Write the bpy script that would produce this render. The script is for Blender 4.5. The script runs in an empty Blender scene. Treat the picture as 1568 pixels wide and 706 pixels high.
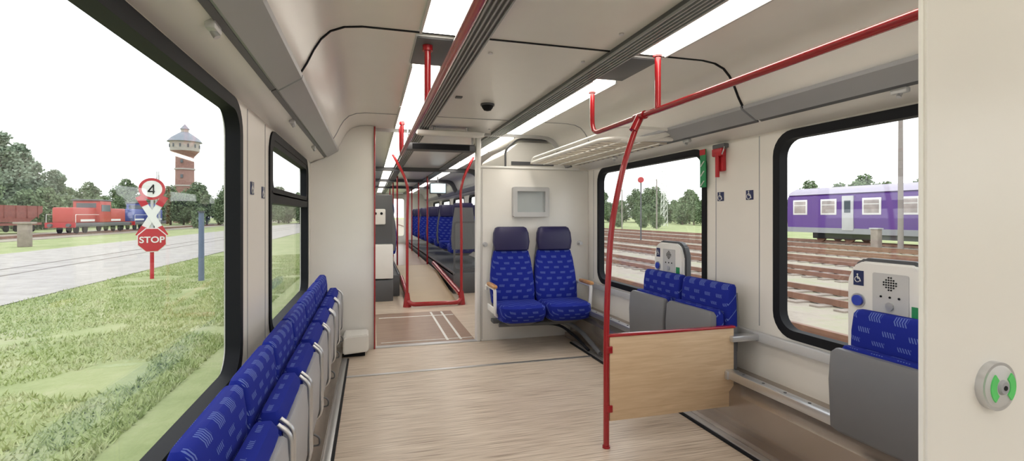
import bpy, bmesh, math, random
from mathutils import Vector, Matrix, noise
random.seed(7)
scene=bpy.context.scene
scene.view_settings.view_transform='Standard'
scene.view_settings.look='None'
scene.view_settings.exposure=0.05
C=0.882; HW=1.428
XR=C+HW; XL=C-HW
# ---------------------------------------------------------------- materials
def mat(name,col,rough=0.5,metal=0.0,emit=0,bump=0,bscale=50,var=0.0,vscale=3,coat=0,spec=0.5):
    m=bpy.data.materials.new(name); m.use_nodes=True
    nt=m.node_tree; b=nt.nodes['Principled BSDF']
    b.inputs['Base Color'].default_value=(*col,1); b.inputs['Roughness'].default_value=rough
    b.inputs['Metallic'].default_value=metal; b.inputs['Coat Weight'].default_value=coat
    b.inputs['Specular IOR Level'].default_value=spec
    tc=nt.nodes.new('ShaderNodeTexCoord')
    if emit:
        b.inputs['Emission Color'].default_value=(*col,1); b.inputs['Emission Strength'].default_value=emit
    n=nt.nodes.new('ShaderNodeTexNoise'); n.inputs['Scale'].default_value=vscale; n.inputs['Detail'].default_value=5
    nt.links.new(tc.outputs['Object'],n.inputs['Vector'])
    v=var if var else 0.04
    r=nt.nodes.new('ShaderNodeValToRGB')
    r.color_ramp.elements[0].position=0.3; r.color_ramp.elements[1].position=0.7
    r.color_ramp.elements[0].color=(*[c*(1-v) for c in col],1); r.color_ramp.elements[1].color=(*[min(1,c*(1+v)) for c in col],1)
    nt.links.new(n.outputs['Fac'],r.inputs['Fac']); nt.links.new(r.outputs['Color'],b.inputs['Base Color'])
    if bump:
        n2=nt.nodes.new('ShaderNodeTexNoise'); n2.inputs['Scale'].default_value=bscale; n2.inputs['Detail'].default_value=4
        nt.links.new(tc.outputs['Object'],n2.inputs['Vector'])
        bp=nt.nodes.new('ShaderNodeBump'); bp.inputs['Strength'].default_value=bump; bp.inputs['Distance'].default_value=0.02
        nt.links.new(n2.outputs['Fac'],bp.inputs['Height']); nt.links.new(bp.outputs['Normal'],b.inputs['Normal'])
    return m
def math_node(nt,op,a,b=None,c=None):
    n=nt.nodes.new('ShaderNodeMath'); n.operation=op
    for i,v in enumerate((a,b,c)):
        if v is None: continue
        if isinstance(v,(int,float)): n.inputs[i].default_value=v
        else: nt.links.new(v,n.inputs[i])
    return n.outputs[0]
M_wall=mat('wall_cream',(0.825,0.80,0.75),0.35,var=0.02)
M_part=mat('partition_cream',(0.82,0.81,0.775),0.3,var=0.02)
M_ceil=mat('ceiling_offwhite',(0.80,0.785,0.755),0.28,var=0.02)
M_white=mat('white_plastic',(0.82,0.82,0.80),0.35)
M_grey=mat('grey_panel',(0.36,0.37,0.39),0.4)
M_lgrey=mat('light_grey',(0.55,0.56,0.57),0.4)
M_midgrey=mat('mid_grey_shell',(0.34,0.35,0.38),0.4)
M_dgrey=mat('dark_grey_plastic',(0.10,0.105,0.115),0.45)
M_mgrey=mat('seat_shell_grey',(0.15,0.155,0.17),0.5)
M_black=mat('black_rubber',(0.008,0.009,0.012),0.6,spec=.2)
M_alu=mat('aluminium',(0.62,0.63,0.65),0.3,0.85)
M_steel=mat('brushed_heater_steel',(0.40,0.35,0.31),0.26,0.75,var=0.06)
M_red=mat('red_handrail_paint',(0.33,0.009,0.015),0.25,coat=0.4)
M_navy=mat('navy_leather',(0.014,0.011,0.07),0.45)
M_screen=mat('screen_glass',(0.42,0.46,0.47),0.15,emit=0)
M_green=mat('sign_green',(0.02,0.28,0.10),0.4)
M_signred=mat('sign_red',(0.50,0.02,0.03),0.4)
M_blue=mat('sign_blue',(0.02,0.05,0.45),0.4)
M_signnavy=mat('sign_navy',(0.01,0.02,0.10),0.4)
M_lamp=mat('lamp_diffuser',(1.0,0.93,0.83),0.5,emit=8.5)
def wood_mat():
    m=bpy.data.materials.new('beech_panel'); m.use_nodes=True; nt=m.node_tree; b=nt.nodes['Principled BSDF']
    tc=nt.nodes.new('ShaderNodeTexCoord'); mp=nt.nodes.new('ShaderNodeMapping'); mp.inputs['Scale'].default_value=(1.2,1.2,14)
    n=nt.nodes.new('ShaderNodeTexNoise'); n.inputs['Scale'].default_value=4; n.inputs['Detail'].default_value=6; n.inputs['Distortion'].default_value=0.6
    r=nt.nodes.new('ShaderNodeValToRGB'); r.color_ramp.elements[0].color=(0.58,0.41,0.25,1); r.color_ramp.elements[1].color=(0.70,0.53,0.35,1)
    r.color_ramp.elements[0].position=.3; r.color_ramp.elements[1].position=.7
    nt.links.new(tc.outputs['Object'],mp.inputs[0]); nt.links.new(mp.outputs[0],n.inputs['Vector']); nt.links.new(n.outputs['Fac'],r.inputs[0]); nt.links.new(r.outputs[0],b.inputs['Base Color'])
    b.inputs['Roughness'].default_value=.35
    return m
M_wood=wood_mat()
M_armwood=mat('arm_wood',(0.48,0.24,0.09),0.35,var=.2,vscale=20)
def floor_mat(name,c1,c2,c3):
    m=bpy.data.materials.new(name); m.use_nodes=True; nt=m.node_tree; b=nt.nodes['Principled BSDF']
    tc=nt.nodes.new('ShaderNodeTexCoord')
    def nz(scale,sc,det=3):
        mp=nt.nodes.new('ShaderNodeMapping'); mp.inputs['Scale'].default_value=sc
        n=nt.nodes.new('ShaderNodeTexNoise'); n.inputs['Scale'].default_value=scale; n.inputs['Detail'].default_value=det
        nt.links.new(tc.outputs['Object'],mp.inputs[0]); nt.links.new(mp.outputs[0],n.inputs['Vector']); return n.outputs['Fac']
    a=nz(1.0,(2.0,90,1),4); d=nz(1.0,(5,220,1),2)
    s=math_node(nt,'ADD',math_node(nt,'MULTIPLY',a,0.5),math_node(nt,'MULTIPLY',d,0.5))
    r=nt.nodes.new('ShaderNodeValToRGB'); e=r.color_ramp.elements
    e[0].position=.35; e[0].color=(*c1,1); e[1].position=.63; e[1].color=(*c3,1)
    k=e.new(.47); k.color=(*c2,1)
    nt.links.new(s,r.inputs[0]); nt.links.new(r.outputs[0],b.inputs['Base Color'])
    b.inputs['Roughness'].default_value=.33
    return m
M_floor=floor_mat('floor_streaked_laminate',(0.25,0.18,0.13),(0.56,0.46,0.365),(0.74,0.65,0.55))
M_floor2=floor_mat('floor_brown_laminate',(0.15,0.085,0.06),(0.27,0.175,0.125),(0.38,0.27,0.20))
def fabric():
    m=bpy.data.materials.new('blue_patterned_fabric'); m.use_nodes=True; nt=m.node_tree; b=nt.nodes['Principled BSDF']
    tc=nt.nodes.new('ShaderNodeTexCoord'); s=nt.nodes.new('ShaderNodeSeparateXYZ'); nt.links.new(tc.outputs['Object'],s.inputs[0])
    x,y,z=s.outputs
    q=math_node(nt,'SUBTRACT',z,y)
    qs=math_node(nt,'DIVIDE',q,0.045); row=math_node(nt,'FLOOR',qs); fq=math_node(nt,'FRACT',qs)
    jit=math_node(nt,'FRACT',math_node(nt,'MULTIPLY',row,0.61))
    fp=math_node(nt,'FRACT',math_node(nt,'ADD',math_node(nt,'DIVIDE',x,0.11),jit))
    m1=math_node(nt,'LESS_THAN',fp,0.5)
    m2=math_node(nt,'MULTIPLY',math_node(nt,'GREATER_THAN',fq,0.3),math_node(nt,'LESS_THAN',fq,0.70))
    st=math_node(nt,'FRACT',math_node(nt,'DIVIDE',math_node(nt,'ADD',x,math_node(nt,'MULTIPLY',q,0.5)),0.011))
    m3=math_node(nt,'LESS_THAN',st,0.48)
    k=math_node(nt,'MULTIPLY',math_node(nt,'MULTIPLY',m1,m2),m3)
    mx=nt.nodes.new('ShaderNodeMix'); mx.data_type='RGBA'
    mx.inputs['A'].default_value=(0.010,0.021,0.25,1); mx.inputs['B'].default_value=(0.11,0.16,0.45,1)
    nt.links.new(k,mx.inputs['Factor']); nt.links.new(mx.outputs['Result'],b.inputs['Base Color'])
    b.inputs['Roughness'].default_value=.85; b.inputs['Specular IOR Level'].default_value=.2
    return m
M_fab=fabric()
def glass():
    m=bpy.data.materials.new('window_glass'); m.use_nodes=True; nt=m.node_tree; nt.nodes.clear()
    o=nt.nodes.new('ShaderNodeOutputMaterial'); t=nt.nodes.new('ShaderNodeBsdfTransparent'); g=nt.nodes.new('ShaderNodeBsdfGlossy')
    t.inputs[0].default_value=(.97,.98,.98,1); g.inputs['Roughness'].default_value=.02
    lw=nt.nodes.new('ShaderNodeLayerWeight'); lw.inputs[0].default_value=.5
    p=math_node(nt,'POWER',lw.outputs['Facing'],3.0)
    f=math_node(nt,'ADD',math_node(nt,'MULTIPLY',p,.32),.04)
    mx=nt.nodes.new('ShaderNodeMixShader'); nt.links.new(f,mx.inputs[0]); nt.links.new(t.outputs[0],mx.inputs[1]); nt.links.new(g.outputs[0],mx.inputs[2]); nt.links.new(mx.outputs[0],o.inputs[0])
    return m
M_glass=glass()
def ramp_mat(name,cols,scale,rough=.9,bump=.4,bs=40):
    m=bpy.data.materials.new(name); m.use_nodes=True; nt=m.node_tree; b=nt.nodes['Principled BSDF']
    tc=nt.nodes.new('ShaderNodeTexCoord')
    n=nt.nodes.new('ShaderNodeTexNoise'); n.inputs['Scale'].default_value=scale; n.inputs['Detail'].default_value=10; n.inputs['Roughness'].default_value=.7
    nt.links.new(tc.outputs['Object'],n.inputs['Vector'])
    r=nt.nodes.new('ShaderNodeValToRGB'); e=r.color_ramp.elements
    while len(e)<len(cols): e.new(.5)
    for i,c in enumerate(cols):
        e[i].position=.3+.4*i/(len(cols)-1); e[i].color=(*c,1)
    nt.links.new(n.outputs['Fac'],r.inputs[0]); nt.links.new(r.outputs[0],b.inputs['Base Color']); b.inputs['Roughness'].default_value=rough
    b.inputs['Specular IOR Level'].default_value=.15
    if bump:
        n2=nt.nodes.new('ShaderNodeTexNoise'); n2.inputs['Scale'].default_value=bs; nt.links.new(tc.outputs['Object'],n2.inputs['Vector'])
        bp=nt.nodes.new('ShaderNodeBump'); bp.inputs['Strength'].default_value=bump; bp.inputs['Distance'].default_value=.05
        nt.links.new(n2.outputs['Fac'],bp.inputs['Height']); nt.links.new(bp.outputs['Normal'],b.inputs['Normal'])
    return m
M_grass=ramp_mat('grass',[(0.27,0.33,0.14),(0.38,0.43,0.21),(0.50,0.50,0.31)],.6,bs=14)
M_blade=ramp_mat('grass_blade',[(0.28,0.36,0.14),(0.43,0.50,0.23),(0.60,0.59,0.40)],1.5,bump=0)
M_gravel=ramp_mat('gravel_road',[(0.40,0.375,0.34),(0.50,0.47,0.435),(0.57,0.54,0.50)],1.2,bs=9)
M_ballast=ramp_mat('track_ballast',[(0.26,0.22,0.18),(0.42,0.37,0.31),(0.34,0.37,0.22)],.5,bs=8)
M_leaf=ramp_mat('foliage',[(0.14,0.19,0.11),(0.21,0.28,0.16),(0.30,0.38,0.23)],.5,bump=0)
M_leafd=ramp_mat('foliage_birch',[(0.19,0.25,0.18),(0.27,0.34,0.25),(0.37,0.44,0.34)],.5,bump=0)
M_bark=mat('bark',(0.16,0.12,0.09),.9)
M_rail=mat('rusty_rail',(0.22,0.11,0.07),.5,.3,var=.2)
M_flush=mat('embedded_rail',(0.40,0.37,0.34),.5,.3,var=.1)
M_sleeper=mat('concrete_sleeper',(0.33,0.28,0.24),.9,var=.15)
M_brick=mat('tower_brick',(0.36,0.20,0.17),.9,var=.2)
M_slate=mat('tower_slate',(0.32,0.35,0.40),.8)
M_plaster=mat('tower_plaster',(0.50,0.46,0.42),.8)
M_purple=mat('coach_purple',(0.12,0.05,0.27),.4)
M_roofp=mat('coach_roof',(0.42,0.38,0.47),.5)
M_coachglass=mat('coach_window',(0.42,0.37,0.35),.2,var=.25,vscale=1.5)
M_locored=mat('loco_red',(0.50,0.06,0.05),.4)
M_locoblue=mat('loco_blue',(0.06,0.09,0.34),.4)
M_rustred=mat('wagon_brown',(0.28,0.09,0.07),.7,var=.2)
M_winpane=mat('dark_pane',(0.10,0.12,0.14),.1)
# ---------------------------------------------------------------- mesh helpers
def link(ob,parent=None):
    scene.collection.objects.link(ob)
    if parent: ob.parent=parent
    return ob
def finish(name,bm,m,parent=None,smooth=True,ang=35):
    bmesh.ops.recalc_face_normals(bm,faces=bm.faces[:])
    me=bpy.data.meshes.new(name); bm.to_mesh(me); bm.free()
    if smooth:
        for p in me.polygons: p.use_smooth=True
        me.set_sharp_from_angle(angle=math.radians(ang))
    if m: me.materials.append(m)
    return link(bpy.data.objects.new(name,me),parent)
def grp(name,loc=(0,0,0),rz=0,sc=(1,1,1)):
    e=bpy.data.objects.new(name,None); e.empty_display_size=.1; e.location=loc; e.rotation_euler=(0,0,rz); e.scale=sc; scene.collection.objects.link(e); return e
def box(name,x0,x1,y0,y1,z0,z1,m,parent=None,bev=0.0,seg=2):
    bm=bmesh.new(); bmesh.ops.create_cube(bm,size=1)
    for v in bm.verts:
        v.co=Vector(((x0+x1)/2+v.co.x*(x1-x0),(y0+y1)/2+v.co.y*(y1-y0),(z0+z1)/2+v.co.z*(z1-z0)))
    if bev: bmesh.ops.bevel(bm,geom=bm.edges[:],offset=bev,segments=seg,affect='EDGES',profile=.5)
    return finish(name,bm,m,parent)
def prism(name,pts,a0,a1,m,parent=None,axis='Y',bev=0):
    bm=bmesh.new()
    f=(lambda p,t:(p[0],t,p[1])) if axis=='Y' else ((lambda p,t:(t,p[0],p[1])) if axis=='X' else (lambda p,t:(p[0],p[1],t)))
    A=[bm.verts.new(f(p,a0)) for p in pts]; B=[bm.verts.new(f(p,a1)) for p in pts]
    n=len(pts)
    for i in range(n): bm.faces.new((A[i],A[(i+1)%n],B[(i+1)%n],B[i]))
    bm.faces.new(A); bm.faces.new(B[::-1])
    if bev: bmesh.ops.bevel(bm,geom=bm.edges[:],offset=bev,segments=2,affect='EDGES')
    return finish(name,bm,m,parent)
def cyl(name,p0,p1,r,m,parent=None,r2=None,n=20):
    p0=Vector(p0);p1=Vector(p1); d=p1-p0
    bm=bmesh.new(); bmesh.ops.create_cone(bm,cap_ends=True,segments=n,radius1=r,radius2=r if r2 is None else r2,depth=d.length)
    R=d.to_track_quat('Z','Y').to_matrix().to_4x4(); bmesh.ops.transform(bm,matrix=Matrix.Translation((p0+p1)/2)@R,verts=bm.verts[:])
    return finish(name,bm,m,parent)
def smooth_path(pts,rad=.08,seg=6):
    P=[Vector(p) for p in pts]; out=[P[0]]
    for i in range(1,len(P)-1):
        a,b,c=P[i-1],P[i],P[i+1]; u=(a-b);w=(c-b)
        k=min(rad,u.length*.45,w.length*.45); s=b+u.normalized()*k; e=b+w.normalized()*k
        for j in range(seg+1):
            t=j/seg; out.append(s*(1-t)**2+b*2*t*(1-t)+e*t*t)
    out.append(P[-1]); return out
def tube(name,pts,r,m,parent=None,rad=.08,n=12,closed=False):
    P=smooth_path(pts,rad) if not closed else [Vector(p) for p in pts]
    bm=bmesh.new(); rings=[]; N=len(P); up=None
    for i,p in enumerate(P):
        if closed: t=(P[(i+1)%N]-P[i-1]).normalized()
        else: t=((P[min(i+1,N-1)]-P[max(i-1,0)])).normalized()
        if up is None:
            up=Vector((0,0,1)) if abs(t.z)<.9 else Vector((0,1,0))
        s=t.cross(up).normalized(); u2=s.cross(t).normalized(); up=u2
        rings.append([bm.verts.new(p+(s*math.cos(2*math.pi*k/n)+u2*math.sin(2*math.pi*k/n))*r) for k in range(n)])
    R=range(N) if closed else range(N-1)
    for i in R:
        A=rings[i];B=rings[(i+1)%N]
        for k in range(n): bm.faces.new((A[k],A[(k+1)%n],B[(k+1)%n],B[k]))
    if not closed:
        bm.faces.new(rings[0][::-1]); bm.faces.new(rings[-1])
    return finish(name,bm,m,parent,ang=60)
def loft(name,secs,m,parent=None,n=32,p=4.5):
    bm=bmesh.new(); rings=[]
    for z,cx,cy,hx,hy in secs:
        r=[]
        for k in range(n):
            t=2*math.pi*k/n; c,s=math.cos(t),math.sin(t)
            r.append(bm.verts.new((cx+hx*math.copysign(abs(c)**(2/p),c),cy+hy*math.copysign(abs(s)**(2/p),s),z)))
        rings.append(r)
    for A,B in zip(rings,rings[1:]):
        for k in range(n): bm.faces.new((A[k],A[(k+1)%n],B[(k+1)%n],B[k]))
    bm.faces.new(rings[0][::-1]); bm.faces.new(rings[-1])
    return finish(name,bm,m,parent,ang=50)
def rrect(a0,a1,b0,b1,r,seg=6):
    pts=[]
    for cx,cy,s in ((a1-r,b1-r,0),(a0+r,b1-r,90),(a0+r,b0+r,180),(a1-r,b0+r,270)):
        for i in range(seg+1):
            t=math.radians(s+90*i/seg); pts.append((cx+r*math.cos(t),cy+r*math.sin(t)))
    return pts
def plate(name,outer,holes,pos,th,m,parent=None,plane='X',bev=0):
    cu=bpy.data.curves.new('tmp','CURVE'); cu.dimensions='2D'; cu.fill_mode='BOTH'; cu.extrude=th/2
    for pts in [outer]+holes:
        s=cu.splines.new('POLY'); s.points.add(len(pts)-1); s.use_cyclic_u=True
        for q,pp in zip(s.points,pts): q.co=(pp[0],pp[1],0,1)
    ob=bpy.data.objects.new('tmp',cu); scene.collection.objects.link(ob); bpy.context.view_layer.update()
    dg=bpy.context.evaluated_depsgraph_get(); me=bpy.data.meshes.new_from_object(ob.evaluated_get(dg))
    bpy.data.objects.remove(ob); bpy.data.curves.remove(cu)
    bm=bmesh.new(); bm.from_mesh(me); bpy.data.meshes.remove(me)
    bmesh.ops.remove_doubles(bm,verts=bm.verts[:],dist=1e-5)
    for v in bm.verts:
        x,y,z=v.co
        v.co=(pos+z,x,y) if plane=='X' else ((x,pos+z,y) if plane=='Y' else (x,y,pos+z))
    return finish(name,bm,m,parent,ang=30)
# ---------------------------------------------------------------- shell
Y0,Y1=-2.2,20
box('floor',XL-.05,XR+.05,Y0,Y1,-.06,0,M_floor)
wy=[(.67+2.38*i,2.39+2.38*i) for i in range(-1,8)]
ZB,ZT=.62,1.764
for side,xw,s in (('left',XL-.03,-1),('right',XR+.03,1)):
    plate('wall_'+side,[(Y0,0),(Y1,0),(Y1,1.84),(Y0,1.84)],[rrect(a,b,ZB,ZT,.12) for a,b in wy],xw,.06,M_wall)
    for i,(a,b) in enumerate(wy):
        g=grp('window_%d'%(i+1+(0 if s<0 else 20)),(xw,(a+b)/2,(ZB+ZT)/2))
        h=(b-a)/2; v=(ZT-ZB)/2
        plate('frame',rrect(-h-.025,h+.025,-v-.025,v+.025,.14),[rrect(-h+.025,h-.025,-v+.025,v-.025,.10)],-s*.01,.058,M_black,g)
        plate('pane',rrect(-h+.02,h-.02,-v+.02,v-.02,.10),[],s*.013,.006,M_glass,g)
        if s<0 and i==2:
            box('divider',-.03,.035,-h+.02,h-.02,.18,.24,M_black,g)
            plate('hopper_frame',rrect(-h+.03,h-.03,.23,v-.02,.08),[rrect(-h+.08,h-.08,.27,v-.06,.05)],.01,.05,M_black,g)
prof=[(1.428,1.80),(1.33,1.84),(1.29,1.865),(1.195,1.925),(1.16,1.985),(1.13,2.05),(1.10,2.10),(1.06,2.14),(1.0,2.165),(.92,2.175)]
inner=[(C+o,z) for o,z in prof]+[(C-o,z) for o,z in prof[::-1]]
outer=[(XL-.06,1.80),(XL-.06,2.3),(XR+.06,2.3),(XR+.06,1.80)]
prism('ceiling',inner+outer,Y0,Y1,M_ceil)
k=0
for s,lab in ((-1,'left'),(1,'right')):
    for (a,b) in ((-2.1,.55),(.57,2.38),(2.40,5.0),(5.2,9.9),(9.95,15),(15.05,19.9)):
        k+=1
        g=grp('trim_%d'%k)
        pts=[(C+s*1.285,1.875),(C+s*1.285,1.858),(C+s*1.272,1.852),(C+s*1.178,1.912),(C+s*1.174,1.93),(C+s*1.20,1.94)]
        prism('overhead_panel',pts,a,b,M_grey,g)
        prism('dark_groove',[(C+s*1.305,1.85),(C+s*1.305,1.846),(C+s*1.285,1.856),(C+s*1.285,1.87),(C+s*1.30,1.87)],a,b,M_dgrey,g)
def ring(name,y,w,d,m):
    inn=[(C+o,z) for o,z in prof[3:]]+[(C-o,z) for o,z in prof[3:][::-1]]
    low=[(C+(x-C)*(1-d/1.2),z-d) for x,z in inn]
    bm=bmesh.new()
    A=[bm.verts.new((x,y,z)) for x,z in inn];B=[bm.verts.new((x,y,z)) for x,z in low]
    A2=[bm.verts.new((x,y+w,z)) for x,z in inn];B2=[bm.verts.new((x,y+w,z)) for x,z in low]
    for i in range(len(inn)-1):
        for P,Q in ((A,B),(B,B2),(B2,A2)): bm.faces.new((P[i],P[i+1],Q[i+1],Q[i]))
    return finish(name,bm,m)
ring('trim_20',2.39,.012,.005,M_black); ring('trim_21',5.15,.03,.03,M_lgrey); ring('trim_22',9.2,.1,.07,M_dgrey); ring('trim_23',12.2,.1,.07,M_dgrey)
ring('trim_24',15.2,.1,.07,M_dgrey); ring('trim_25',4.4,.01,.004,M_grey)
k=30
for s in (-1,1):
    for a,b in ((-2.1,5.1),(5.2,19.9)):
        g=grp('trim_%d'%k); k+=1
        x0=C+s*.34; x1=C+s*.455
        xa,xb=min(x0,x1),max(x0,x1)
        box('base',xa,xb,a,b,2.15,2.18,M_dgrey,g)
        for j in range(6):
            xx=xa+ (xb-xa)*j/5
            box('rib',xx-.004,xx+.004,a,b,2.14,2.152,M_grey,g)
for s in (-1,1):
    for a,b in ((-1.9,-.2),(-.1,1.1),(1.15,2.36),(2.92,3.98),(4.02,5.05),(5.3,6.5),(6.6,7.8),(7.9,9.1),(9.4,10.6),(10.7,12.1),(12.4,13.7),(13.9,15.1),(15.4,17),(17.2,19)):
        g=grp('ceiling_lamp'); x0,x1=sorted((C+s*.485,C+s*.655))
        box('diffuser',x0,x1,a,b,2.16,2.185,M_lamp,g,.006)
        for xx in (x0,x1): box('side_trim',xx-.006,xx+.006,a,b,2.155,2.18,M_lgrey,g)
    g=grp('ceiling_display'); x0,x1=sorted((C+s*.48,C+s*.665)); box('glass',x0,x1,2.43,2.86,2.158,2.18,M_dgrey,g,.004); box('edge',x0-.006,x1+.006,2.42,2.87,2.165,2.182,M_lgrey,g)
g=grp('ceiling_camera_dome'); loft('dome',[(2.12,C,3.8,.012,.012),(2.125,C,3.8,.028,.028),(2.145,C,3.8,.042,.042),(2.16,C,3.8,.048,.048)],M_black,g,p=2); cyl('ring',(C,3.8,2.16),(C,3.8,2.18),.055,M_dgrey,g)
g=grp('ceiling_sensor'); box('body',.60,.65,3.6,3.65,2.165,2.178,M_dgrey,g,.004)
for i,(xx,yy) in enumerate([(1.16,2.15),(1.16,2.6),(.62,2.6),(.62,4.9),(1.16,4.9)]):
    g=grp('ceiling_bolt'); cyl('head',(xx,yy,2.168),(xx,yy,2.178),.012,M_alu,g)
k=40
for s,xw in ((-1,XL),(1,XR)):
    for yy in (2.53,2.93,4.9):
        box('trim_%d'%k,*sorted((xw,xw-s*.002)),yy-.003,yy+.003,.62,1.79,M_grey); k+=1
    g=grp('baseboard_'+('left' if s<0 else 'right'))
    box('dado_rail',*sorted((xw,xw-s*.04)),.62,4.98,.53,.585,M_lgrey,g,.006)
    P=[(0,0),(-.30,0),(-.30,.05),(-.235,.05),(-.235,.24),(-.17,.31),(0,.31)]
    prism('heater_cover',[(xw+s*a,b) for a,b in P],.64,4.98,M_steel,g)
    box('floor_channel',*sorted((xw-s*.30,xw-s*.345)),.64,4.7,0,.022,M_alu,g,.004)
    box('floor_channel_dark',*sorted((xw-s*.345,xw-s*.36)),.64,4.7,0,.014,M_black,g)
    box('seat_rail',*sorted((xw-s*.20,xw-s*.26)),.64,4.7,.325,.375,M_alu,g,.006)
    for j in range(26):
        yy=.9+j*.15
        cyl('rail_bolt',(xw-s*.23,yy,.375),(xw-s*.23,yy,.378),.008,M_dgrey,g,n=8)
box('trim_60',XL+.32,XR-.33,4.18,4.215,0,.006,M_alu)
box('trim_61',0.03,1.09,5.02,5.10,0,.008,M_alu)
# ---------------------------------------------------------------- partitions
PY=5.03
def leftprof():
    pts=[(0.03,0),(XL+.001,0),(XL+.001,1.79)]
    for o,z in prof[1:]: pts.append((C-o,z-.002))
    pts.append((0.03,2.17)); return pts
prism('wall_partition_left',leftprof(),PY,PY+.08,M_part)
box('wall_partition_right',1.10,XR-.001,PY,PY+.06,0,1.79,M_part,None,.006)
g=grp('partition_cap'); box('cap',1.09,XR-.1,PY-.01,PY+.08,1.79,1.815,M_white,g,.008)
g=grp('partition_column'); box('post',1.05,1.10,PY-.01,PY+.09,0,2.165,M_white,g,.015)
box('trim_64',.03,.045,PY-.03,PY+.09,.0,2.165,M_red,None,.004)
box('trim_65',1.108,1.112,PY-.003,PY,.02,1.78,M_grey)
g=grp('opening_header'); box('display_housing',.34,1.04,PY+.0,PY+.12,1.955,2.03,M_dgrey,g,.015); box('housing_glass',.40,.98,PY-.004,PY+.0,1.965,2.02,M_black,g)
loft('lamp_shade',[(2.08,.76,PY-.15,.30,.04),(2.09,.76,PY-.15,.33,.06),(2.12,.76,PY-.15,.34,.07),(2.13,.76,PY-.15,.33,.06)],M_white,g)
cyl('stem_1',(.6,PY-.15,2.12),(.6,PY-.15,2.17),.012,M_alu,g); cyl('stem_2',(.92,PY-.15,2.12),(.92,PY-.15,2.17),.012,M_alu,g)
for xx in (.36,1.02): cyl('header_stem',(xx,PY+.06,2.02),(xx,PY+.06,2.175),.012,M_alu,g)
g=grp('overhead_cabinet'); prism('body',[(1.45,1.82),(2.15,1.82),(2.12,2.0),(1.98,2.12),(1.60,2.12),(1.45,2.0)],5.3,6.6,M_part,g,bev=.01); box('vent',1.5,2.0,5.29,5.3,1.86,1.90,M_dgrey,g)
tube('pipe',[(1.42,5.25,1.82),(1.42,5.25,2.02),(1.56,5.25,2.14),(1.9,5.25,2.14)],.012,M_dgrey,g,.05)
prism('wall_near_right',[(.871,0),(XR-.002,0),(XR-.002,1.79),(C+1.28,1.85),(C+1.16,1.96),(C+1.09,2.09),(C+.99,2.16),(.871,2.165)],.594,.608,M_part,bev=.004)
g=grp('door_button',(1.025,.594,1.01))
cyl('plate',(0,0,0),(0,-.012,0),.041,M_alu,g,n=48)
cyl('dished_ring',(0,-.012,0),(0,-.016,0),.036,M_lgrey,g,r2=.030,n=48)
M_bg=mat('button_green',(.08,.50,.12),.3,emit=.15)
for sx in (-1,1):
    pts=[]
    for i in range(9):
        t=math.radians(-50+100*i/8); pts.append((sx*.030*math.cos(t),.030*math.sin(t)))
    for i in range(9):
        t=math.radians(50-100*i/8); pts.append((sx*.017*math.cos(t),.017*math.sin(t)))
    prism('green_segment',pts,-.018,-.015,M_bg,g)
cyl('hub',(0,-.016,0),(0,-.020,0),.013,M_midgrey,g,r2=.010); cyl('hub_dot',(0,-.020,0),(0,-.021,0),.004,M_black,g)
plate('wall_rear',[(XL,0),(XR,0),(XR,1.79),(XR-.3,2.17),(XL+.3,2.17),(XL,1.79)],[],Y0+.03,.06,M_part,plane='Y')
plate('wall_far',[(XL,0),(XR,0),(XR,1.79),(XR-.3,2.17),(XL+.3,2.17),(XL,1.79)],[rrect(.5,1.26,.5,1.95,.08)],Y1-.03,.06,M_part,plane='Y')
g=grp('wall_monitor'); plate('bezel',rrect(1.43,1.83,1.285,1.60,.02),[rrect(1.475,1.785,1.335,1.555,.008)],PY-.03,.06,M_lgrey,g,'Y'); box('screen',1.46,1.80,PY-.03,PY-.005,1.32,1.57,M_screen,g)
for sx in (1.14,2.2):
    g=grp('coat_hook'); cyl('plate',(sx,PY,1.0),(sx,PY-.01,1.0),.025,M_alu,g); cyl('knob',(sx,PY-.01,1.0),(sx,PY-.05,1.0),.015,M_alu,g,r2=.02)
# ---------------------------------------------------------------- passenger seats
def pass_seat(x,y,z=0,armL=False,armR=False,rz=0,name='passenger_seat'):
    g=grp(name,(x,y,z),rz)
    loft('backrest',[(.40,0,-.17,.205,.05),(.43,0,-.17,.225,.062),(.55,0,-.145,.232,.06),(.70,0,-.12,.225,.052),(.85,0,-.10,.205,.048),(.93,0,-.09,.185,.04),(.945,0,-.09,.165,.03)],M_fab,g)
    loft('shell',[(.36,0,-.085,.20,.03),(.55,0,-.07,.222,.03),(.85,0,-.045,.20,.025),(1.10,0,-.03,.16,.02)],M_mgrey,g)
    loft('headrest',[(.935,0,-.10,.16,.03),(.95,0,-.105,.18,.05),(1.03,0,-.10,.192,.058),(1.12,0,-.09,.185,.055),(1.17,0,-.08,.165,.045),(1.183,0,-.08,.14,.03)],M_navy,g)
    loft('cushion',[(.28,0,-.36,.17,.18),(.30,0,-.37,.215,.225),(.37,0,-.375,.23,.25),(.43,0,-.375,.225,.245),(.45,0,-.37,.20,.22)],M_fab,g)
    loft('seat_pan',[(.24,0,-.32,.12,.14),(.285,0,-.34,.19,.20)],M_mgrey,g)
    for s,on in ((-1,armL),(1,armR)):
        if on:
            loft('arm_pad',[(.605,s*.262,-.34,.018,.13),(.612,s*.262,-.34,.026,.15),(.63,s*.262,-.34,.026,.15),(.637,s*.262,-.34,.02,.14)],M_armwood,g)
            tube('arm_frame',[(s*.262,-.10,.55),(s*.262,-.12,.60),(s*.262,-.46,.60),(s*.255,-.44,.36),(s*.22,-.40,.33)],.016,M_white,g,.04)
            box('arm_side',s*.262-.008,s*.262+.008,-.42,-.18,.36,.42,M_white,g,.004)
    return g
pass_seat(1.395,PY-.0,0,armL=True)
pass_seat(1.865,PY-.0,0,armR=True)
g=grp('seat_support_beam')
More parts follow.
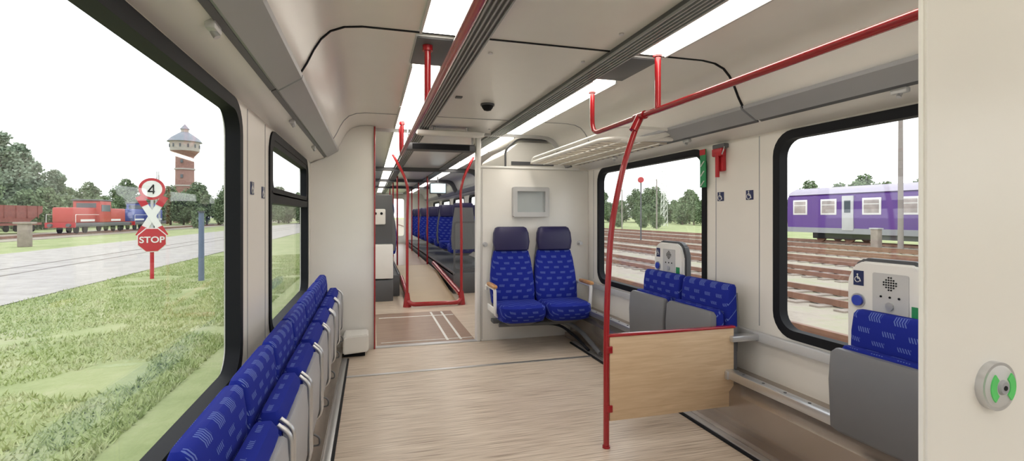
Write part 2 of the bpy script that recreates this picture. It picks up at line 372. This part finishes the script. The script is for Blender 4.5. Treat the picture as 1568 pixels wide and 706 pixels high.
tube('beam',[(1.2,4.68,.235),(1.9,4.66,.23),(2.0,4.55,.16),(2.0,4.1,.05)],.022,M_dgrey,g,.15)
tube('conduit',[(1.5,4.75,.22),(1.85,4.72,.20),(1.96,4.5,.09),(1.975,4.3,.03)],.014,M_black,g,.12)
box('wall_bracket',1.2,1.9,4.90,5.02,.20,.235,M_dgrey,g,.005)
# ---------------------------------------------------------------- folding seats
def fold_seat(x,y,rz,left=False):
    g=grp('folding_seat',(x,y,0),rz,(1,.90,.905) if left else (1,1,1.02))
    loft('backrest',[(.46,0,-.16,.22,.03),(.48,0,-.16,.238,.045),(.60,0,-.155,.24,.045),(.76,0,-.155,.239,.04),(.835,0,-.15,.236,.033),(.852,0,-.145,.228,.022)],M_fab,g,p=9)
    loft('back_shell',[(.44,0,-.108,.22,.008),(.65,0,-.108,.235,.009),(.80,0,-.11,.225,.008)],M_mgrey,g,p=8)
    zt=.69 if not left else .71
    if left:
        loft('folded_cushion',[(.36,0,-.25,.21,.03),(.38,0,-.25,.23,.05),(.55,0,-.25,.235,.052),(zt-.02,0,-.25,.232,.05),(zt+.012,0,-.25,.215,.03)],M_fab,g,p=7)
        loft('seat_underside',[(.33,0,-.305,.20,.012),(.345,0,-.31,.225,.018),(.55,0,-.315,.23,.018),(zt-.06,0,-.31,.222,.016),(zt-.04,0,-.305,.20,.01)],M_midgrey,g,p=9)
    else:
        loft('folded_cushion',[(.36,0,-.24,.21,.02),(.38,0,-.24,.23,.035),(.55,0,-.24,.235,.038),(zt-.02,0,-.24,.232,.035),(zt+.01,0,-.24,.215,.02)],M_fab,g,p=8)
        loft('seat_underside',[(.33,0,-.285,.21,.02),(.345,0,-.29,.235,.03),(.55,0,-.295,.24,.03),(zt-.02,0,-.29,.238,.025),(zt,0,-.285,.22,.015)],M_mgrey,g,p=9)
    for s in (-1,1): 
        box('hinge_bracket',s*.232-.008,s*.232+.008,-.26,-.12,.34,.60,M_mgrey,g,.004)
        if left: tube('side_frame',[(s*.225,-.29,.70),(s*.225,-.335,.66),(s*.225,-.335,.30),(s*.225,-.26,.26)],.009,M_alu,g,.05,n=8)
    if left:
        tube('hook',[(0,-.32,.30),(0,-.35,.28),(0,-.35,.24),(0,-.32,.24)],.005,M_dgrey,g,.02,n=6)
    return g
for yc in (.93,1.43,1.93,2.43,2.93,3.43,3.93,4.43): fold_seat(XL,yc+.07,math.pi/2,True)
for yc in (1.03,1.53,2.82,3.33): fold_seat(XR,yc,-math.pi/2)
def wheel_icon(g,x,z,y,s,m=M_white):
    tube('icon_wheel',[(x-.1*s+.28*s*math.cos(t*math.pi/8),y,z-.15*s+.28*s*math.sin(t*math.pi/8)) for t in range(16)],.035*s,m,g,closed=True,n=6)
    tube('icon_body',[(x-.08*s,y,z+.28*s),(x-.08*s,y,z-.05*s),(x+.16*s,y,z-.05*s),(x+.26*s,y,z-.34*s)],.045*s,m,g,.02*s,n=6)
    cyl('icon_head',(x-.08*s,y-.002,z+.38*s),(x-.08*s,y+.002,z+.38*s),.07*s,m,g,n=12)
def call_unit(y,rz=-math.pi/2):
    g=grp('emergency_call_unit',(XR,y,0),rz)
    out=[(-.2,.60),(.2,.60),(.2,1.0),(.17,1.07),(.12,1.1),(-.12,1.1),(-.17,1.07),(-.2,1.0)]
    prism('housing',out,-.07,-.014,M_dgrey,g,bev=.012)
    out2=[(-.19,.60),(.19,.60),(.19,.99),(.16,1.06),(.115,1.085),(-.115,1.085),(-.16,1.06),(-.19,.99)]
    prism('front_cover',out2,-.088,-.06,M_white,g,bev=.008)
    D=.078
    prism('control_plate',rrect(-.06,.10,.86,1.04,.01),-.17+D,-.16+D,M_lgrey,g)
    for i in range(6):
        for j in range(6):
            if (i-2.5)**2+(j-2.5)**2<8: cyl('speaker_hole',(.02+(i-2.5)*.011,-.169+D,.995+(j-2.5)*.011),(.02+(i-2.5)*.011,-.172+D,.995+(j-2.5)*.011),.004,M_black,g,n=6)
    for i in range(3): cyl('led',(-.02+i*.04,-.17+D,.935),(-.02+i*.04,-.173+D,.935),.005,M_black,g,n=8)
    cyl('call_button',(.02,-.165+D,.895),(.02,-.178+D,.895),.018,M_alu,g)
    cyl('blue_button',(-.13,-.16+D,.90),(-.13,-.18+D,.90),.025,M_blue,g)
    cyl('blue_button_ring',(-.13,-.16+D,.90),(-.13,-.172+D,.90),.034,M_alu,g)
    box('sticker',-.155,-.105,-.168+D,-.16+D,.97,1.04,M_signnavy,g); wheel_icon(g,-.13,1.005,-.169+D,.045)
    box('handset_sign',.11,.155,-.168+D,-.16+D,.86,.91,M_green,g)
    return g
call_unit(1.68); call_unit(3.38)
# ---------------------------------------------------------------- wood barrier and poles
g=grp('wooden_barrier')
box('panel',1.285,2.11,2.515,2.54,.15,.622,M_wood,g,.004)
box('top_rail',1.27,2.12,2.51,2.545,.62,.634,M_red,g,.004)
box('wall_bracket_top',2.08,XR-.03,2.49,2.56,.54,.575,M_alu,g,.006)
box('wall_bracket_low',2.04,2.13,2.49,2.515,.32,.37,M_alu,g,.006)
for z in (.22,.55): box('pole_clamp',1.265,1.30,2.508,2.547,z-.02,z+.02,M_red,g,.004)
RX=1.484; RZ=1.867; LX=.277
g=grp('handrail_right')
tube('rail',[(RX,.61,RZ),(RX,3.17,RZ),(RX,3.17,2.165)],.0165,M_red,g,.10,n=16)
cyl('hanger',(RX,2.35,RZ),(RX,2.35,2.165),.0165,M_red,g); 
for yy in (2.35,3.17): cyl('ceiling_flange',(RX,yy,2.15),(RX,yy,2.168),.026,M_red,g)
tube('pole',[(1.27,2.53,0),(1.27,2.53,.75),(1.30,2.53,1.25),(1.38,2.53,1.60),(RX-.01,2.53,RZ-.02)],.0165,M_red,g,.25,n=16)
cyl('floor_flange',(1.27,2.53,0),(1.27,2.53,.012),.022,M_red,g)
tube('tee_joint',[(RX,2.48,RZ),(RX,2.58,RZ)],.024,M_red,g); cyl('tee_neck',(RX-.045,2.53,RZ-.085),(RX,2.53,RZ),.024,M_red,g)
g=grp('handrail_left')
tube('rail',[(LX,-1.5,RZ),(LX,4.75,RZ),(LX,4.85,1.95),(LX,4.9,2.165)],.0165,M_red,g,.10,n=16)
for yy in (.2,2.53,4.65):
    cyl('hanger',(LX,yy,RZ),(LX,yy,2.165),.0165,M_red,g); cyl('ceiling_flange',(LX,yy,2.13),(LX,yy,2.16),.026,M_red,g)
g=grp('vestibule_barrier_rails')
for sx,xb,xt in ((-1,.5,.30),(1,1.28,1.46)):
    tube('pole',[(xb,7.2,0),(xb,7.2,1.3),(xb+sx*-.02,7.2,1.75),(xt,7.2,2.165)],.02,M_red,g,.3)
    cyl('foot',(xb,7.2,0),(xb,7.2,.20),.06,M_red,g,r2=.03)
tube('front_bar',[(.5,7.2,.09),(.56,7.12,.045),(1.22,7.12,.045),(1.28,7.2,.09)],.032,M_red,g,.05)
tube('side_bar',[(1.27,7.22,.15),(1.24,10.2,.33)],.04,M_red,g); tube('side_bar_b',[(.5,7.22,.18),(.50,8.6,.26)],.03,M_red,g)
# ---------------------------------------------------------------- luggage rack
g=grp('luggage_rack')
ra,rb=3.2,4.88; xf,xb2=1.60,2.14; rz=1.845
tube('outer_frame',[(xb2,ra,rz+.02),(xf+.05,ra,rz),(xf,ra+.08,rz),(xf,rb,rz),(xb2,rb,rz+.02)],.017,M_part,g,.06)
tube('top_frame',[(xb2,ra-.06,1.92),(xf+.06,ra-.05,1.93),(xf-.01,ra+.1,1.885),(xf-.01,rb-.1,1.885),(xf,rb,rz)],.012,M_part,g,.08)
M_slat=mat('rack_slat',(.55,.50,.42),.5)
for j in range(16):
    yy=ra+.08+j*.108; box('slat',xf,xb2,yy-.018,yy+.018,rz-.012,rz+.002,M_slat,g,.003)
for j in range(3):
    xx=xf+.12+j*.16; box('runner',xx,xx+.014,ra+.02,rb-.02,rz-.020,rz-.012,M_part,g,.003)
tube('end_arc',[(xf+.05,ra+.02,rz),(1.80,ra-.02,rz-.01),(2.02,ra-.02,rz+.03),(2.10,ra-.02,1.90)],.018,M_part,g,.2)
# ---------------------------------------------------------------- wall signs
def wsign(side,y,z=1.43,s=.06):
    rz=math.pi/2 if side<0 else -math.pi/2
    g=grp('wheelchair_sign',(XL if side<0 else XR,y,z),rz)
    box('plate',-s/2,s/2,-.004,0,-s/2,s/2,M_signnavy,g); wheel_icon(g,0,0,-.005,s)
wsign(1,2.88);wsign(1,2.61);wsign(-1,2.62);wsign(-1,2.87,1.42)
g=grp('emergency_hammer',(XR,2.86,0),-math.pi/2)
box('holder',-.035,.035,-.03,0,1.60,1.75,M_signred,g,.008); box('hammer_head',-.05,.05,-.055,-.02,1.70,1.755,M_signred,g,.01); cyl('handle',(0,-.045,1.56),(0,-.045,1.72),.014,M_signred,g); box('mount',-.06,.06,-.04,0,1.755,1.785,M_dgrey,g,.005); tube('seal_wire',[(.05,-.03,1.77),(.07,-.05,1.74),(.05,-.05,1.71)],.004,M_alu,g,.02,n=6)
g=grp('exit_sign',(XR,3.03,0),-math.pi/2)
box('plate',-.03,.03,-.034,-.026,1.50,1.77,M_green,g); box('red_part',-.03,.03,-.037,-.034,1.73,1.77,M_signred,g)
for z in (1.53,1.60,1.67): tube('figure',[(-.018,-.036,z-.02),(0,-.036,z),(.018,-.036,z+.015)],.004,M_white,g,.005,n=6)
k=70
for yy in (1.6,3.1,4.2):
    for s in (-1,1):
        g=grp('trim_%d'%k); k+=1; xx=C+s*1.315; box('latch_body',xx-.014,xx+.014,yy-.035,yy+.035,1.825,1.852,M_lgrey,g,.006); cyl('latch_pin',(xx,yy,1.827),(xx-s*.01,yy,1.81),.01,M_alu,g)  # each numbered group is one overhead latch set into the ceiling edge
g=grp('corner_step_box'); prism('body',[(XL+.305,4.72),(-.02,4.78),(-.02,5.02),(XL+.305,5.02)],.04,.2,M_part,g,axis='Z',bev=.01); box('plinth',XL+.305,-.05,4.80,5.02,0,.04,M_black,g)
# ---------------------------------------------------------------- beyond the opening
g=grp('floor_inlay'); box('mat',.06,1.05,5.12,6.75,0,.004,M_floor2,g)
for a,b,c,d in ((.76,.785,5.15,6.7),(.90,.925,5.15,6.7),(.1,1.04,6.45,6.48),(.1,1.04,5.2,5.215)):
    box('line',a,b,c,d,.004,.007,M_white,g)
g=grp('ramp'); M_ramp=mat('ramp_beige',(0.42,0.32,0.20),.4)
prism('slope',[(7.25,0),(9.6,.22),(11.0,.22),(11.0,0)],.53,1.24,M_ramp,g,axis='X')
box('aisle_floor',.53,1.24,11.0,19.9,0,.222,M_floor2,g)
for nm,xa,xb in (('seat_platform_left',XL+.01,.45),('seat_platform_right',1.32,XR-.01)):
    g=grp(nm); box('platform',xa,xb,8.2,19.9,0,.34,M_dgrey,g,.01)
    box('edge',(xb-.02 if xb<1 else xa),(xb if xb<1 else xa+.02),8.2,19.9,.30,.36,M_mgrey,g)
for yy,fl in ((8.62,1),(10.5,0),(10.62,1),(12.6,0),(12.72,1),(14.6,0),(14.72,1),(16.6,0),(17.6,0)):
    for xx in (1.58,2.03,.20,-.26): pass_seat(xx,yy,.34,rz=math.pi*fl)
g=grp('equipment_cabinet'); box('base',-.4,.33,7.75,8.15,0,.32,M_dgrey,g,.01); box('white_body',-.4,.33,7.75,8.15,.34,.86,M_white,g,.015); box('dark_panel',-.4,.33,7.9,8.15,.86,1.62,M_dgrey,g,.01)
box('device',.02,.22,7.83,7.9,1.16,1.40,M_white,g,.02); cyl('lens_a',(.07,7.83,1.33),(.07,7.82,1.33),.02,M_black,g); cyl('lens_b',(.16,7.83,1.33),(.16,7.82,1.33),.02,M_black,g)
g=grp('ceiling_monitor'); box('case',1.25,1.62,11.0,11.06,1.78,2.02,M_dgrey,g,.01); box('screen',1.27,1.60,10.99,11.0,1.80,2.0,mat('lit_screen',(.6,.75,.8),.2,emit=.8),g); cyl('stem',(1.43,11.03,2.0),(1.43,11.03,2.175),.02,M_dgrey,g)
for yy in (11.1,13.2,15.4):
    for xx in (.56,1.21):
        g=grp('aisle_pole'); cyl('pole',(xx,yy,.22),(xx,yy,2.165),.018,M_red,g)
g=grp('vestibule_screen'); plate('frame',rrect(1.34,2.25,.345,1.2,.05),[rrect(1.37,2.22,.40,1.17,.04)],8.3,.02,M_dgrey,g,'Y'); plate('pane',rrect(1.37,2.22,.40,1.17,.04),[],8.3,.006,M_glass,g,'Y')
# ---------------------------------------------------------------- OUTSIDE
GZ=-.9
def gplane(name,x0,x1,y0,y1,z,m):
    bm=bmesh.new(); vs=[bm.verts.new(p) for p in ((x0,y0,z),(x1,y0,z),(x1,y1,z),(x0,y1,z))]; bm.faces.new(vs); return finish(name,bm,m)
gplane('ground_grass',-400,400,-200,500,GZ,M_grass)
gplane('ground_ballast',2.6,38,-60,300,GZ+.02,M_ballast)
gplane('ground_gravel_road',-20,-8.6,-60,260,GZ+.02,M_gravel)
gplane('ground_ballast_siding',-40,-29,-60,260,GZ+.02,M_ballast)
def track(xc,y0=-40,y1=120,sl=90):
    g=grp('railway_track',(xc,0,GZ))
    for s in (-1,1):
        prism('rail',[(s*.75-.07,.05),(s*.75+.07,.05),(s*.75+.05,.2),(s*.75-.05,.2)],y0,y1,M_rail,g)
    bm=bmesh.new()
    for i in range(int((sl-y0)/.65)):
        r=bmesh.ops.create_cube(bm,size=1); 
        for v in r['verts']: v.co=Vector((v.co.x*2.5,y0+i*.65+v.co.y*.26,.03+v.co.z*.06))
    finish('sleepers',bm,M_sleeper,g,False)
for x in (6.9,11.4,15.9,20.4,25,29.6,35.2): track(x)
track(-33,-20,125,110)
g=grp('embedded_track',(-13.5,0,GZ))
for s in (-.75,.75): box('rail',s-.04,s+.04,-20,125,.02,.05,M_flush,g)
vs=[];fs=[]
for i in range(70000):
    y=random.uniform(.5,30); d=2.0+ (random.random()**1.5)*6.2; x=-d-.4
    if noise.noise(Vector((x*.7,y*.7,0)))<-.35: continue
    if (x+7.3)**2+(y-20)**2<.8 or (x+5.5)**2+(y-19)**2<.15: continue
    h=random.uniform(.03,.09); a=random.uniform(0,6.28); w=random.uniform(.008,.018)
    dx,dy=math.cos(a)*w,math.sin(a)*w; lx,ly=random.uniform(-.06,.06),random.uniform(-.06,.06)
    b=len(vs); vs+= [(x-dx,y-dy,GZ),(x+dx,y+dy,GZ),(x+lx,y+ly,GZ+h)]; fs.append((b,b+1,b+2))
me=bpy.data.meshes.new('grass_tufts'); me.from_pydata(vs,[],fs); me.materials.append(M_blade); link(bpy.data.objects.new('ground_grass_tufts',me))
def tree_mesh(name,h,r,leafm=None,nq=3600,nbl=12,lo=.25,qs=.27):
    vs=[];fs=[]
    def quad(p,s):
        n=Vector((random.gauss(0,1),random.gauss(0,1),random.gauss(0,1)+.5)).normalized(); a=n.orthogonal().normalized(); b=n.cross(a)
        k=len(vs)
        vs.extend([p+a*s,p+b*s*.7,p-a*s,p-b*s*.7]); fs.append((k,k+1,k+2,k+3))
    blobs=[]
    for i in range(nbl):
        t=lo+(.88-lo)*i/nbl; sh=1-.55*max(0,(t-.5)/.4)
        blobs.append((Vector((random.uniform(-.5,.5)*r*sh,random.uniform(-.5,.5)*r*sh,h*t)),r*random.uniform(.38,.58)*sh))
    blobs.append((Vector((0,0,h*.9)),r*.3))
    for i in range(nq):
        c,b=random.choice(blobs); d=Vector((random.gauss(0,1),random.gauss(0,1),random.gauss(0,1))).normalized()
        quad(c+Vector((d.x,d.y,d.z*.9))*b*random.uniform(.5,1.08),qs)
    nb=len(fs)
    k=len(vs)
    for zz,rr in ((0,.28),(h*.8,.06)):
        for j in range(8): vs.append(Vector((math.cos(j*.785)*rr,math.sin(j*.785)*rr,zz)))
    for j in range(8): fs.append((k+j,k+(j+1)%8,k+8+(j+1)%8,k+8+j))
    me=bpy.data.meshes.new(name); me.from_pydata([tuple(v) for v in vs],[],fs)
    me.materials.append(leafm or M_leaf); me.materials.append(M_bark)
    for i,p in enumerate(me.polygons): p.material_index=1 if i>=nb else 0
    return me
TM=[tree_mesh('leaf_tree_a',9,4.2),tree_mesh('leaf_tree_b',11,4.6),tree_mesh('leaf_tree_c',7,4)]
TB=[tree_mesh('birch_a',15,3.6,M_leafd,5500,20,.12),tree_mesh('birch_b',13,4.0,M_leafd,5500,18,.12)]
def put(me,x,y,s=1,nm='tree',sz=None):
    o=bpy.data.objects.new(nm,me); o.location=(x,y,GZ-.1); o.rotation_euler=(0,0,random.uniform(0,6.28)); o.scale=(s,s,s if sz is None else sz); scene.collection.objects.link(o)
for i in range(34): put(random.choice(TM),-100+i*2.9+random.uniform(-1,1),random.uniform(140,155),random.uniform(.8,1.15))
for i in range(9): put(random.choice(TM),-62-random.uniform(0,10),66+i*3.6,random.uniform(.7,1.0))
for i in range(14): put(random.choice(TM),-57+i*2.6,random.uniform(124,131),random.uniform(.6,.85))
for i in range(9): put(TM[2],-50+random.uniform(-1.5,1.5),82+i*4.2,random.uniform(.7,.95),'bush')
for i,(x,y,s) in enumerate(((-61,106,1.15),(-68,114,1.3),(-75,108,1.15),(-66,104,.9),(-71,103,1.0),(-64,116,1.25),(-79,112,1.2),(-57,113,.85))): put(TB[i%2],x,y,s,'birch_tree')
for x,y in ((-28,96),(-25,106)): put(TM[2],x,y,.5,'bush')
for i in range(16): put(random.choice(TM),72+random.uniform(-3,3),44+i*4.2,random.uniform(.6,.8))
for i in range(10): put(random.choice(TM),80+random.uniform(-3,3),36+i*4.5,random.uniform(.8,1.05))
for i in range(20): put(random.choice(TM),62+i*4,150+random.uniform(-6,6),random.uniform(.8,1.1))
for i in range(8): put(random.choice(TM),82+random.uniform(-3,3),112+i*5,random.uniform(.8,1.05))
for i in range(12): put(TM[2],46+random.uniform(-2,2),74+i*5,.4,'bush')
# water tower
g=grp('water_tower',(-54.2,172,GZ))
def rev(name,pr,m,n=24,parent=None,sq=2):
    return loft(name,[(z,0,0,r,r) for r,z in pr],m,parent,n=n,p=sq)
rev('shaft',[(2.9,0),(2.45,12),(2.4,21)],M_brick,parent=g)
for z in (6,11,16): rev('band',[(2.72,z),(2.68,z+.4)],M_plaster,parent=g)
rev('flare',[(2.4,20.0),(3.7,21.6)],M_brick,parent=g)
rev('tank',[(3.8,21.6),(3.9,24.6)],M_plaster,parent=g)
rev('roof',[(4.6,24.4),(3.6,25.6),(1.1,27.4)],M_slate,parent=g); rev('lantern',[(1.0,27.2),(1.0,28.3)],M_plaster,parent=g); rev('cap',[(1.3,28.3),(.1,29.8)],M_slate,parent=g)
for i in range(12):
    a=i*math.pi/6; gx,gy=3.85*math.cos(a),3.85*math.sin(a); box('tank_window',gx-.18,gx+.18,gy-.18,gy+.18,22.6,23.6,M_winpane,g)
for z in (8,13.5,18): box('shaft_window',-.3,.3,-2.75,-2.35,z,z+1,M_winpane,g)
# crossing sign
g=grp('level_crossing_sign',(-7.3,20,0),math.radians(20))
cyl('post_red',(0,.05,GZ),(0,.05,.3),.06,M_signred,g); cyl('post_upper',(0,.05,.3),(0,.05,2.5),.045,M_lgrey,g)
cyl('speed_rim',(0,0,2.22),(0,.02,2.22),.38,M_signred,g,n=40); cyl('speed_disc',(0,-.006,2.22),(0,.0,2.22),.29,M_white,g,n=40)
for s in (-1,1):
    pts=[(-.10,-.76),(.10,-.76),(.10,.76),(-.10,.76)]; a=s*math.radians(28)
    rp=[(x*math.cos(a)-z*math.sin(a),1.27+x*math.sin(a)+z*math.cos(a)) for x,z in pts]
    prism('cross_arm',rp,-.01*s-.02,-.01*s,M_white,g)
    for e in (-1,1):
        q=[(-.11,e*.42),(.11,e*.42),(.11,e*.78),(-.11,e*.78)]; rp=[(x*math.cos(a)-z*math.sin(a),1.27+x*math.sin(a)+z*math.cos(a)) for x,z in q]
        prism('cross_tip',rp,-.035,.012,M_signred,g)
octp=[(.42*math.cos(math.radians(22.5+45*i)),.45+.42*math.sin(math.radians(22.5+45*i))) for i in range(8)]
octq=[(x*1.08,.45+(z-.45)*1.08) for x,z in octp]
prism('stop_rim',octq,-.04,-.02,M_white,g); prism('stop_plate',octp,-.055,-.03,M_signred,g)
def text(t,x,y,z,s,m,parent):
    cu=bpy.data.curves.new('lettering','FONT'); cu.body=t; cu.size=s; cu.align_x='CENTER'; cu.align_y='CENTER'; cu.extrude=.003; cu.offset=.006
    cu.materials.append(m); o=bpy.data.objects.new('lettering',cu); o.location=(x,y,z); o.rotation_euler=(math.pi/2,0,0); link(o,parent)
text('STOP',0,-.065,.45,.30,M_white,g)
# numeral 4 built from strokes
tube('numeral_4',[(.08,-.012,2.13),(-.11,-.012,2.13),(.04,-.012,2.36),(.04,-.012,2.05)],.022,M_black,g,.004,n=8)
g=grp('marker_post'); cyl('post',(-5.5,19,GZ),(-5.5,19,1.4),.09,mat('post_blue_grey',(.16,.2,.3),.6),g,r2=.08); cyl('cap',(-5.5,19,1.4),(-5.5,19,1.45),.11,M_dgrey,g)
g=grp('concrete_marker'); box('block',-23.6,-23,42.5,43.1,GZ,.7,M_sleeper,g,.05); box('top',-23.8,-22.8,42.4,43.2,.7,.85,M_sleeper,g,.03)
def lattice(x,y,h,w,m=M_white,r=.05,nm='lattice_mast'):
    g=grp(nm,(x,y,GZ))
    for a in (-1,1):
        for b in (-1,1): cyl('leg',(a*w,b*w,0),(a*w*.5,b*w*.5,h),r,m,g,n=6)
    for i in range(int(h/1.2)):
        z=i*1.2; k=w*(1-.5*z/h)
        for s in (-1,1):
            cyl('brace',(-k,s*k,z),(k,s*k,z+1.2),r*.6,m,g,n=5); cyl('brace',(s*k,k,z),(s*k,-k,z+1.2),r*.6,m,g,n=5)
lattice(-24.6,69,7.5,.22,M_lgrey,.03); lattice(57,88,13,.5)
# locomotives
def loco(x,y,m,L=11):
    g=grp('locomotive',(x,y,GZ))
    box('frame',-1.4,1.4,-L/2,L/2,.9,1.35,M_dgrey,g,.05)
    box('hood_front',-.95,1.0,-L/2+.3,-1.2,1.35,3.1,m,g,.15); box('hood_rear',-.95,1.0,1.4,L/2-.3,1.35,3.1,m,g,.15)
    box('cab',-1.4,1.4,-1.3,1.5,1.35,4.0,m,g,.15); box('cab_roof',-1.45,1.45,-1.5,1.7,3.95,4.15,M_dgrey,g,.08)
    for s in (-1,1):
        box('cab_window',s*1.42-.02,s*1.42+.02,-1,1.1,2.7,3.5,M_winpane,g)
        for e in (-1,1): box('stripe',s*1.02-.02,s*1.02+.02,e*3.2-1.5,e*3.2+1.5,1.5,1.75,M_white,g)
        tube('handrail',[(s*1.35,-L/2+.1,1.35),(s*1.35,-L/2+.1,2.3),(s*1.35,-1.5,2.3)],.03,M_white,g,.1,n=6)
    box('front_window',-1.0,1.0,-1.33,-1.29,3.15,3.7,M_winpane,g)
    for yy in (-L/2+1.4,-L/2+3.2,L/2-3.2,L/2-1.4):
        for s in (-1,1): cyl('wheel',(s*.7,yy,.62),(s*.85,yy,.62),.48,M_black,g)
    for s in (-.85,.85): cyl('buffer',(s,-L/2-.4,1.1),(s,-L/2,1.1),.2,M_dgrey,g)
    box('buffer_beam',-1.4,1.4,-L/2-.08,-L/2+.05,.85,1.4,M_signred,g)
    return g
loco(-33,73,M_locored,13); loco(-33,86.5,M_locoblue,11)
g=grp('hopper_wagon',(-42,72,GZ)); box('frame',-1.3,1.3,-6,6,1.0,1.3,M_rustred,g)
prism('hopper',[(-3.4,1.4),(3.4,1.4),(6,2.6),(6,3.4),(-6,3.4),(-6,2.6)],-1.4,1.4,M_rustred,g,axis='X')
for yy in range(-5,6,2): box('rib',1.4,1.5,yy-.08,yy+.08,1.9,3.4,M_rustred,g)
for yy in (-5,-3.2,3.2,5):
    for s in (-1,1): cyl('wheel',(s*.75,yy,.6),(s*.9,yy,.6),.46,M_black,g)
# purple coach
g=grp('railway_coach',(35.2,20.6,GZ)); LH=13.2
pr=[(-1.45,1.0),(1.45,1.0),(1.5,2.2),(1.45,3.65),(1.1,4.1),(.5,4.35),(-.5,4.35),(-1.1,4.1),(-1.45,3.65),(-1.5,2.2)]
prism('body',pr,-LH,LH,M_purple,g)
pr2=[(1.46,3.85),(1.13,4.12),(.5,4.40),(-.5,4.40),(-1.13,4.12),(-1.46,3.85)]
prism('roof',pr2,-LH-.02,LH+.02,M_roofp,g)
prism('lower_band',[(-1.48,.85),(-1.51,1.25),(1.51,1.25),(1.48,.85)],-LH-.01,LH+.01,M_midgrey,g)
for yy in (11.9,9.3,5.9,3.4,.8,-1.8,-4.4,-7,-9.6):
    box('window_surround',-1.53,-1.46,yy-.68,yy+.68,2.25,3.45,M_white,g,.02); box('window_glass',-1.545,-1.48,yy-.55,yy+.55,2.38,3.32,M_coachglass,g,.02); box('window_bar',-1.55,-1.5,yy-.55,yy+.55,2.98,3.04,M_white,g)
for yy in (7.7,-11.8): box('coach_door',-1.55,-1.44,yy-.45,yy+.45,1.1,3.65,M_lgrey,g,.02); box('door_window',-1.56,-1.5,yy-.25,yy+.25,2.4,3.3,M_winpane,g)
for yy in (-9.3,9.3):
    box('bogie',-1.2,1.2,yy-1.7,yy+1.7,.4,.95,M_black,g,.05)
    for e in (-1.2,1.2):
        for s in (-1,1): cyl('wheel',(s*.75,yy+e,.62),(s*.9,yy+e,.62),.46,M_rail,g)
box('underframe_box',-1.2,1.2,-5.5,5.5,.5,1.0,M_dgrey,g)
M_pole=mat('weathered_pole',(.30,.27,.25),.9)
for x,y,h,r in ((32.3,23.5,8.6,.16),(44,70,8,.12),(40,74,6.5,.1)):
    g=grp('telegraph_pole'); cyl('pole',(x,y,GZ),(x,y,GZ+h),r,M_pole,g,r2=r*.75); cyl('insulator',(x-.16,y,GZ+h-.3),(x-.16,y,GZ+h),.06,M_white,g,n=8)
for x,y in ((32.2,21.6),(32.2,25.0)):
    g=grp('track_signal_box'); box('cabinet',x-.2,x+.2,y-.25,y+.25,GZ,GZ+1.3,M_sleeper,g,.03); box('lid',x-.25,x+.25,y-.3,y+.3,GZ+1.3,GZ+1.38,M_lgrey,g)
g=grp('signal_disc'); cyl('pole',(22.7,38.6,GZ),(22.7,38.6,4.5),.06,M_dgrey,g); cyl('disc',(22.6,38.4,4.4),(22.65,38.6,4.4),.25,M_signred,g)
# ---------------------------------------------------------------- world, camera
w=bpy.data.worlds.new('World'); scene.world=w; w.use_nodes=True; nt=w.node_tree; bg=nt.nodes['Background']
tc=nt.nodes.new('ShaderNodeTexCoord'); sp=nt.nodes.new('ShaderNodeSeparateXYZ'); nt.links.new(tc.outputs['Generated'],sp.inputs[0])
r=nt.nodes.new('ShaderNodeValToRGB'); r.color_ramp.elements[0].position=0; r.color_ramp.elements[0].color=(1,1,1,1); r.color_ramp.elements[1].position=1; r.color_ramp.elements[1].color=(.94,.97,1,1)
nt.links.new(sp.outputs['Z'],r.inputs[0]); nt.links.new(r.outputs[0],bg.inputs[0]); bg.inputs[1].default_value=2.0
cd=bpy.data.cameras.new('camera'); cam=bpy.data.objects.new('camera',cd); scene.collection.objects.link(cam)
cam.location=(0,0,1.3); cam.rotation_euler=(math.pi/2,0,math.radians(-15.9)); cd.sensor_width=36; cd.lens=36*760/1568; cd.shift_y=-23/1568; cd.clip_end=1500; cd.clip_start=.02
scene.camera=cam
